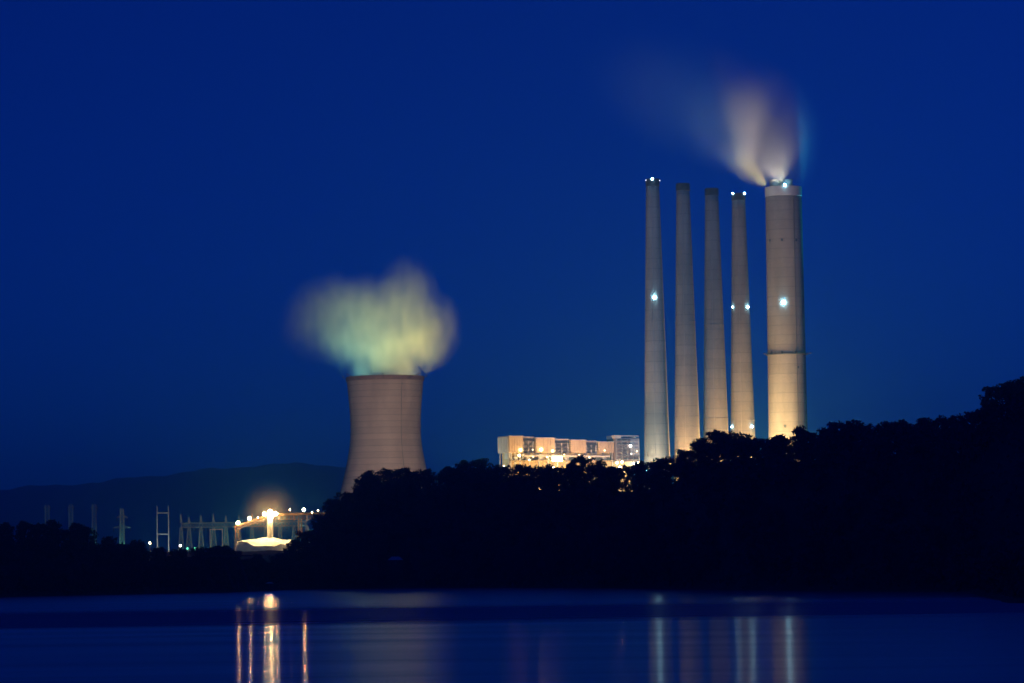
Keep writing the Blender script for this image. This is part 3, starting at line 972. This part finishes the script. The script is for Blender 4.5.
HY = 2680.0
h0 = at(157.3, 545, HY)
hf = empty("h_frame_pylon", (h0.x, HY, PLANT_Z), "tall plain H-frame pylon with two crossbars left of the switchyard", "pylon")
hw = 11.4 * mpp(HY)
for k, x in enumerate((0, hw)): MB().bar((x, 0, -.5), (x, 0, at(157, 506, HY).z - PLANT_Z), .62, 8, .38).build("post", MAT["steel"], hf)
for py_ in (513, 534.2):
    z = at(163, py_, HY).z - PLANT_Z
    MB().box((.45, -.4, z - .5), (hw - .45, .4, z + .5)).build("crossbar", MAT["steel"], hf)


def pylon(px_, ytop, Y, arms, bw, tw, label, r=.24, group=None):
    w = at(px_, ytop, Y)
    o = empty("transmission_tower", (w.x, Y, PLANT_Z), label, "pylon", group)
    Hh = w.z - PLANT_Z
    b_ = MB(); lattice(b_, bw, tw, -.5, Hh, 12, r); b_.build("mast", MAT["steel"], o)
    for py_, half in arms:
        z = at(px_, py_, Y).z - PLANT_Z
        for s in (-1, 1):
            a_ = MB(); L_ = half * mpp(Y)
            for sy in (-.7, .7):
                a_.bar((s * tw * .4, sy, z), (s * L_, 0, z + .2), r * .8); a_.bar((s * tw * .4, sy, z + 2.2), (s * L_, 0, z + .2), r * .8)
                for q in (.3, .6): a_.bar((s * (tw * .4 + (L_ - tw * .4) * q), sy * (1 - q), z), (s * (tw * .4 + (L_ - tw * .4) * q), sy * (1 - q), z + 2.2 * (1 - q)), r * .6)
            a_.build("crossarm", MAT["steel"], o)
            ins = MB()
            for k in range(5): ins.lathe([(.12, 0), (.36, .25), (.12, .5)], 8, c=(s * (L_ - .4), 0, z - 3 + k * .55))
            ins.build("insulator", MAT["stack_cap"], o)
    return o


pylon(122, 509, 2850, [(517.5, 5.5), (528, 9)], 4.6, 2.8, "lattice transmission tower with two crossarms rising above the left grove", .22)
pylon(94.2, 504.5, 3400, [(508, 3.5)], 4.6, 3.8, "faint blue pylon nearest the two-armed transmission tower", .2)
pylon(70.8, 504.8, 3450, [(508, 3.5)], 4.6, 3.8, "faint blue pylon in the middle of three behind the left grove", .2)
pylon(47.2, 505, 3500, [(508, 3.5)], 4.6, 3.8, "faint blue pylon farthest left above the left grove", .2)

# ------------------------------------------------------------------ two small buildings on the shore
def hut(px_, py_, Y, w, d, h, rh, label, name="boathouse", roof="hut_roof"):
    c = at(px_, py_, Y)
    gz = float(ground_fn(np.array(c.x), np.array(Y)))
    base = min(gz, c.z - h)
    o = empty(name, (c.x, Y, base), label, name)
    zt = c.z - base
    m = MB(); m.box((-w / 2, -d / 2, -.8), (w / 2, d / 2, zt - .02)); m.build("wall", MAT["hut_wall"], o)
    bm2 = bmesh.new()
    e = .5
    pts = [(-w / 2 - e, -d / 2 - e, zt), (w / 2 + e, -d / 2 - e, zt), (w / 2 + e, d / 2 + e, zt), (-w / 2 - e, d / 2 + e, zt), (-w / 2 * .55, 0, zt + rh), (w / 2 * .55, 0, zt + rh)]
    vs = [bm2.verts.new(p_) for p_ in pts]
    for f in ((0, 1, 5, 4), (1, 2, 5), (2, 3, 4, 5), (3, 0, 4), (3, 2, 1, 0)): bm2.faces.new([vs[k] for k in f])
    m = MB(); m.bm.free(); m.bm = bm2; m.build("roof", MAT[roof], o)
    for x in (-w * .28, w * .28):
        wd_ = MB().box((x - .5, -d / 2 - .06, zt - 1.6), (x + .5, -d / 2 + .1, zt - .6)).build("window", MAT["glass"], o)
    MB().box((-.45, -d / 2 - .05, zt - 2.4), (.45, -d / 2 + .1, zt - .4)).build("door", MAT["dark_steel"], o)
    return o


hut(395.5, 560, float(on_water(395.5, 588).y) + 14, 6.4, 5, 3.0, 1.6, "small dark hut with a faint blue roof in the trees above the shore")
hut(269.5, 583.4, float(on_water(269.5, 591).y) + 2.5, 2.6, 2.6, 2.0, .5, "tiny shed with a pale roof at the waterline under the stockpile", "shed", "pale_roof")
# faint sloping trestle at the water's edge
tA = on_water(200, 592.5)
tr_ = empty("trestle", (tA.x, tA.y, 0), "faint dark trestle with sloping legs on the shore below the switchyard", "trestle")
km = mpp(tA.y)
for a, ytop, b_, ybot in ((200, 557, 217, 592), (222, 557, 236, 592), (238, 557, 250, 592)):
    ta, tb = at(a, ytop, tA.y), at(b_, ybot, tA.y)
    for dy in (0, 4.0):
        MB().bar((ta.x - tA.x, dy, ta.z), (tb.x - tA.x, dy, -.6), .45, 6).build("leg", MAT["dark_steel"], tr_)
    MB().bar((ta.x - tA.x, .2, ta.z - 1.0), (ta.x - tA.x, .2, -.6), .3, 6).build("post", MAT["dark_steel"], tr_)
zt_ = at(200, 557, tA.y).z
MB().box((-1, -.7, zt_), (at(252, 557, tA.y).x - tA.x, 4.7, zt_ + .6)).build("deck", MAT["dark_steel"], tr_)

# ------------------------------------------------------------------ flood lights of the plant (masts added unseen behind the trees to light its buildings)
def flood(loc, energy, col, label, target=None, cone=None, radius=1.0, blend=.6):
    x, y, z = loc
    gz = float(ground_fn(np.array(x), np.array(y)))
    o = empty("unseen_flood_mast", (x, y, gz), label, "floodlight")  # mast out of sight, added to hold the light
    h = z - gz
    MB().bar((0, 0, -.5), (0, 0, h - .8), .3, 8, .18).build("pole", MAT["steel"], o)
    MB().box((-1.0, -.4, h - .8), (1.0, .4, h - .5)).build("lamp_bracket", MAT["dark_steel"], o)
    ld_ = bpy.data.lights.new("added_flood_light", "SPOT" if target is not None else "POINT")
    ld_.energy, ld_.color, ld_.shadow_soft_size = energy, col, radius
    lo = bpy.data.objects.new("added_flood_light", ld_)
    COL.objects.link(lo); lo.parent = o; lo.location = (0, 0, h + radius)
    if target is not None:
        ld_.spot_size, ld_.spot_blend = math.radians(cone), blend
        lo.rotation_euler = (Vector(target) - Vector((x, y, z + radius))).to_track_quat("-Z", "Y").to_euler()
    return o


x1 = c1[1]
SOD = (1.0, 0.66, 0.30)
ORA = (1.0, 0.56, 0.20)
# warm floods at the feet of the chimneys, from the left and in front
flood((x1 - 9, 2345, 74), 0.95e5, (1.0, 0.84, 0.54), "unseen floodlight mast beside the tallest slim chimney")
flood((c2[1] - 9, 2388, 70), 3.0e5, ORA, "unseen floodlight mast in front of the second slim chimney")
flood((c3[1] + 6, 2434, 72), 4.2e5, ORA, "unseen floodlight mast in front of the third slim chimney")
flood((c4[1] + 2, 2484, 74), 2.6e5, ORA, "unseen floodlight mast in front of the slim chimney with paired beacons")
flood((bx - 28, 2520, 76), 5.2e5, (1.0, 0.68, 0.28), "unseen floodlight mast left of the thick stack")
# floods put in out of sight to light the powerhouse bays
flood((pO.x + 6, 2268, 66), 7.5e4, (1.0, 0.62, 0.24), "unseen floodlight mast before the cream end of the powerhouse")
flood((pO.x + 34, 2285, 64), 1.0e5, (1.0, 0.58, 0.20), "unseen floodlight mast before the middle of the powerhouse")
flood((pO.x + 66, 2296, 66), 1.0e5, (1.0, 0.54, 0.26), "unseen floodlight mast before the tall right bay of the powerhouse")
flood((pO.x - 30, 2310, 70), 3.0e4, (0.8, 0.95, 0.8), "unseen pale floodlight mast beside the left end wall of the powerhouse")
# added cool fill flood that lifts the tone of the chimney row
flood((c2[1] - 60, 1960, 45), 2.8e6, (0.36, 0.54, 1.0), "added cool fill floodlight mast unseen far in front of the chimney row", ((x1 + bx) / 2, 2450, 200), 50)
# pinkish flood added to light the cooling tower from in front
flood((tx + 15, 2510, 30), 1.8e6, (1.0, 0.70, 0.54), "added unseen floodlight mast facing the cooling tower", (tx, TY, 90), 75)


def added_steam_flood(parent, loc, energy, col, aim, cone, size=1.0, arm=None):
    """added flood lamp for lighting the steam: housing on a structure plus its light"""
    hb_ = MB().box((-size, -size * .6, -size * .9), (size, size * .6, -size * .3))
    if arm is not None: hb_.bar((0, 0, -size), Vector(arm) - Vector(loc), .22, 6)
    hd_ = hb_.build("flood_lamp", MAT["dark_steel"], parent, loc=loc)  # housing added to carry the steam light
    ld_ = bpy.data.lights.new("added_flood_light", "SPOT")
    ld_.energy, ld_.color, ld_.shadow_soft_size = energy, col, size
    ld_.spot_size, ld_.spot_blend = math.radians(cone), 0.9
    lo = bpy.data.objects.new("added_flood_light", ld_)
    COL.objects.link(lo); lo.parent = hd_; lo.location = (0, 0, .1)
    lo.rotation_euler = Vector(aim).to_track_quat("-Z", "Y").to_euler()
    return hd_


# lamps added on the tower rim and stack top to light the steam from below
for ang, e, col, aim, cone in ((-8, 0.95e5, (1.0, 0.90, 0.20), (.3, -.05, 1), 130), (-52, 2.4e5, (1.0, 0.92, 0.24), (-.1, .5, 1), 116), (-90, 3.0e5, (0.84, 1.0, 0.34), (0, .9, 1), 92),
                         (-128, 1.9e5, (0.50, 1.0, 0.46), (.1, .5, 1), 116), (-172, 0.35e5, (0.26, 1.0, 0.70), (-.55, -.05, 1), 130)):
    a = math.radians(ang)
    ro = 3 if abs(ang + 90) > 60 else 16
    added_steam_flood(tower, ((topr + ro) * math.cos(a), (topr + ro) * math.sin(a), topz + 1.2), e, col, aim, cone, .8, arm=(topr * math.cos(a), topr * math.sin(a), topz - 2.5))
for ang, e, col in ((-4, 0.9e5, (1.0, 0.90, 0.22)), (-176, 0.6e5, (0.30, 1.0, 0.66)), (-35, 0.8e5, (1.0, 0.90, 0.26)), (-68, 0.8e5, (0.95, 0.96, 0.34)), (-112, 0.8e5, (0.66, 1.0, 0.44)), (-145, 0.7e5, (0.40, 1.0, 0.60))):  # more lamps added inside the rim to brighten the steam base
    a = math.radians(ang)
    added_steam_flood(tower, ((topr - 2.2) * math.cos(a), (topr - 2.2) * math.sin(a), topz - 11), e, col, (-.1 * math.cos(a), -.1 * math.sin(a), 1), 130, .8, arm=((topr - .8) * math.cos(a), (topr - .8) * math.sin(a), topz - 12))
# steam of the thick stack: lamps added on its rim, on the neighbouring chimney top and on its platform
added_steam_flood(big, (-13.5, -12, H + 1.5), 1.9e5, (1.0, 0.80, 0.20), (-1, .05, .40), 100, .6)
added_steam_flood(big, (-3, -rt - 3, H + 1.5), 0.9e5, (1.0, 0.84, 0.56), (-.3, .4, 1), 110, .6)
added_steam_flood(c4[0], (3, 7.5, c4[2][2] - 3), 5.5e5, (1.0, 0.84, 0.62), (.08, .08, 1), 40, .6)
added_steam_flood(big, (rp + 3.2, -6, zp + 1), 6e6, (0.0, 0.62, 1.0), (.065, 0, 1), 16, .8, arm=(rp * .98, -3, zp - .1))
added_steam_flood(big, (-rp - 3.2, -6, zp + 1), 2.2e6, (0.02, 0.56, 1.0), (-.38, 0, 1), 38, .8, arm=(-rp * .98, -3, zp - .1))

# ------------------------------------------------------------------ steam plumes
def plume(name, Y, blobs, label, dens, mother, nscale, wlo=.4, whi=1.35, step=1.0, aniso=0.0, color=(0.95, 0.95, 0.95), hull=0.98):
    """blobs: (px, py, half-width px, half-height px, tilt deg, weight, depth offset m)"""
    m, nt, out = new_mat(name + "_vapour")
    N, L = nt.nodes, nt.links
    pv = N.new("ShaderNodeVolumePrincipled")
    pv.inputs["Color"].default_value = (*color, 1)
    pv.inputs["Anisotropy"].default_value = aniso
    tc = N.new("ShaderNodeTexCoord")
    nz = N.new("ShaderNodeTexNoise"); nz.inputs["Scale"].default_value = nscale; nz.inputs["Detail"].default_value = 3
    mpn = N.new("ShaderNodeMapping"); mpn.inputs["Scale"].default_value = (1, 1, .55)
    L.new(tc.outputs["Object"], mpn.inputs[0]); L.new(mpn.outputs[0], nz.inputs[0])
    sb = N.new("ShaderNodeVectorMath"); sb.operation = "SUBTRACT"; sb.inputs[1].default_value = (.5, .5, .5); L.new(nz.outputs["Color"], sb.inputs[0])
    sc_ = N.new("ShaderNodeVectorMath"); sc_.operation = "SCALE"; sc_.inputs["Scale"].default_value = mother; L.new(sb.outputs[0], sc_.inputs[0])
    ad = N.new("ShaderNodeVectorMath"); ad.operation = "ADD"; L.new(tc.outputs["Object"], ad.inputs[0]); L.new(sc_.outputs[0], ad.inputs[1])
    k = mpp(Y)
    c0 = at(blobs[0][0], blobs[0][1], Y)
    acc = None
    bmh = bmesh.new()
    for (bx_, by_, rx, rz, tilt, wt, dy, ry) in blobs:
        c = at(bx_, by_, Y) - c0; c.y = dy
        mp = N.new("ShaderNodeMapping"); mp.vector_type = "TEXTURE"
        mp.inputs["Location"].default_value = c
        mp.inputs["Rotation"].default_value = (0, math.radians(tilt), 0)
        mp.inputs["Scale"].default_value = (rx * k, ry * k, rz * k)
        L.new(ad.outputs[0], mp.inputs[0])
        ln_ = N.new("ShaderNodeVectorMath"); ln_.operation = "LENGTH"; L.new(mp.outputs[0], ln_.inputs[0])
        mr = N.new("ShaderNodeMapRange"); mr.interpolation_type = "SMOOTHSTEP"
        for q, v_ in zip((1, 2, 3, 4), (1.0, 0.0, 0, wt)): mr.inputs[q].default_value = v_
        L.new(ln_.outputs["Value"], mr.inputs[0])
        if acc is None: acc = mr.outputs[0]
        else:
            sq = N.new("ShaderNodeMath"); sq.operation = "SUBTRACT"; sq.inputs[0].default_value = 1.0; L.new(acc, sq.inputs[1])
            mx = N.new("ShaderNodeMath"); mx.operation = "MULTIPLY_ADD"; L.new(mr.outputs[0], mx.inputs[0]); L.new(sq.outputs[0], mx.inputs[1]); L.new(acc, mx.inputs[2]); acc = mx.outputs[0]
        mat4 = Matrix.Translation(c) @ Matrix.Rotation(math.radians(tilt), 4, "Y") @ Matrix.Diagonal((rx * k * hull, ry * k * hull, rz * k * hull, 1))
        bmesh.ops.create_icosphere(bmh, subdivisions=3, radius=1.0, matrix=mat4)
    # finer wisps
    n2 = N.new("ShaderNodeTexNoise"); n2.inputs["Scale"].default_value = nscale * 2.2; n2.inputs["Detail"].default_value = 3
    L.new(mpn.outputs[0], n2.inputs[0])
    w = N.new("ShaderNodeMapRange")
    for q, v_ in zip((1, 2, 3, 4), (.28, .68, wlo, whi)): w.inputs[q].default_value = v_
    L.new(n2.outputs[0], w.inputs[0])
    m1 = N.new("ShaderNodeMath"); m1.operation = "MULTIPLY"; L.new(acc, m1.inputs[0]); L.new(w.outputs[0], m1.inputs[1])
    m2 = N.new("ShaderNodeMath"); m2.operation = "MULTIPLY"; m2.inputs[1].default_value = dens; L.new(m1.outputs[0], m2.inputs[0])
    L.new(m2.outputs[0], pv.inputs["Density"])
    L.new(pv.outputs[0], out.inputs["Volume"])
    m.cycles.volume_step_rate = step
    me = bpy.data.meshes.new(name + "_raw"); bmh.to_mesh(me); bmh.free()
    tmp = bpy.data.objects.new("tmp_hull", me); COL.objects.link(tmp)
    md = tmp.modifiers.new("r", "REMESH"); md.mode = "VOXEL"; md.voxel_size = 4.0 * k
    sm_ = tmp.modifiers.new("s", "SMOOTH"); sm_.iterations = 3; sm_.factor = .5
    dg = bpy.context.evaluated_depsgraph_get()
    me2 = bpy.data.meshes.new_from_object(tmp.evaluated_get(dg))
    bpy.data.objects.remove(tmp); bpy.data.meshes.remove(me)
    me2.name = name
    me2.materials.clear()
    o = link(name, me2, m, loc=c0)
    return tag(o, label, "steam")


plume("steam_plume", TY, [
    (386, 350, 47, 36, 0, 1.0, 0, 44),
    (385.5, 371, 44, 20, 0, 1.0, 0, 44),
    (427, 331, 42, 44, 22, 1.0, 0, 40),
    (404, 306, 38, 58, 8, .9, 0, 38),
    (328, 318, 58, 50, -14, .8, 0, 40),
    (366, 316, 62, 48, 0, .9, 0, 44),
    (344, 342, 34, 32, 38, .85, 0, 32)],
    "broad yellow-green cloud of steam billowing over the cooling tower", 0.022, 18.0, 0.05, .25, 1.5)
plume("steam_plume", BY, [
    (781, 172, 22, 22, -20, 1.0, 0, 20),
    (767, 150, 36, 54, -30, 1.0, 0, 28),
    (750, 122, 36, 58, -14, .8, 0, 32),
    (750, 160, 44, 24, 26, 1.0, 0, 24),
    (772, 128, 52, 76, -12, .32, 0, 40),
    (788, 146, 25, 56, 0, .6, 0, 24),
    (728, 118, 62, 62, -10, .16, 0, 44),
    (690, 96, 130, 74, 20, .07, 0, 60)],
    "wind-bent steam plume leaning left from the thick stack's top", 0.03, 9.0, 0.04, .9, 1.15)

# ------------------------------------------------------------------ haze over the whole scene
HAZE = 1.2e-4
hm, nt, out = new_mat("haze_air")
pv = nt.nodes.new("ShaderNodeVolumePrincipled")
pv.inputs["Color"].default_value = (0.07, 0.52, 1.0, 1)
pv.inputs["Density"].default_value = HAZE
pv.inputs["Anisotropy"].default_value = 0.75
nt.links.new(pv.outputs[0], out.inputs["Volume"])
hz_ = MB().box((-9100, -700, -5), (9100, 15500, 470)).build("haze", hm)
tag(hz_, "thin blue evening haze over the lake and plant", kind="stuff")

dm, nt, out = new_mat("stacker_glow_volume")  # added volume that imitates the warm glow round the stacker lamps
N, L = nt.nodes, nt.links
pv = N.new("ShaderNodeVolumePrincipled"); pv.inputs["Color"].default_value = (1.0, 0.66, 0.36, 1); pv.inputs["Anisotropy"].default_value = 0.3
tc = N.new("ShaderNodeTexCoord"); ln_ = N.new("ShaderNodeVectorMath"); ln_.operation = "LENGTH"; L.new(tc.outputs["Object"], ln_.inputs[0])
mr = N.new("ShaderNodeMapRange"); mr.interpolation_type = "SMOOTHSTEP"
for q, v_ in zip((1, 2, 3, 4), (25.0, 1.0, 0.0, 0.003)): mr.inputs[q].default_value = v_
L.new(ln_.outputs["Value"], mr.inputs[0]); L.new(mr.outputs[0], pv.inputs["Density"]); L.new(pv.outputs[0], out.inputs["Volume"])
du = MB().ball((0, 0, 0), 25.0, 3).build("lamp_glow_volume", dm, loc=(hx, SY, PLANT_Z + hz + 2))
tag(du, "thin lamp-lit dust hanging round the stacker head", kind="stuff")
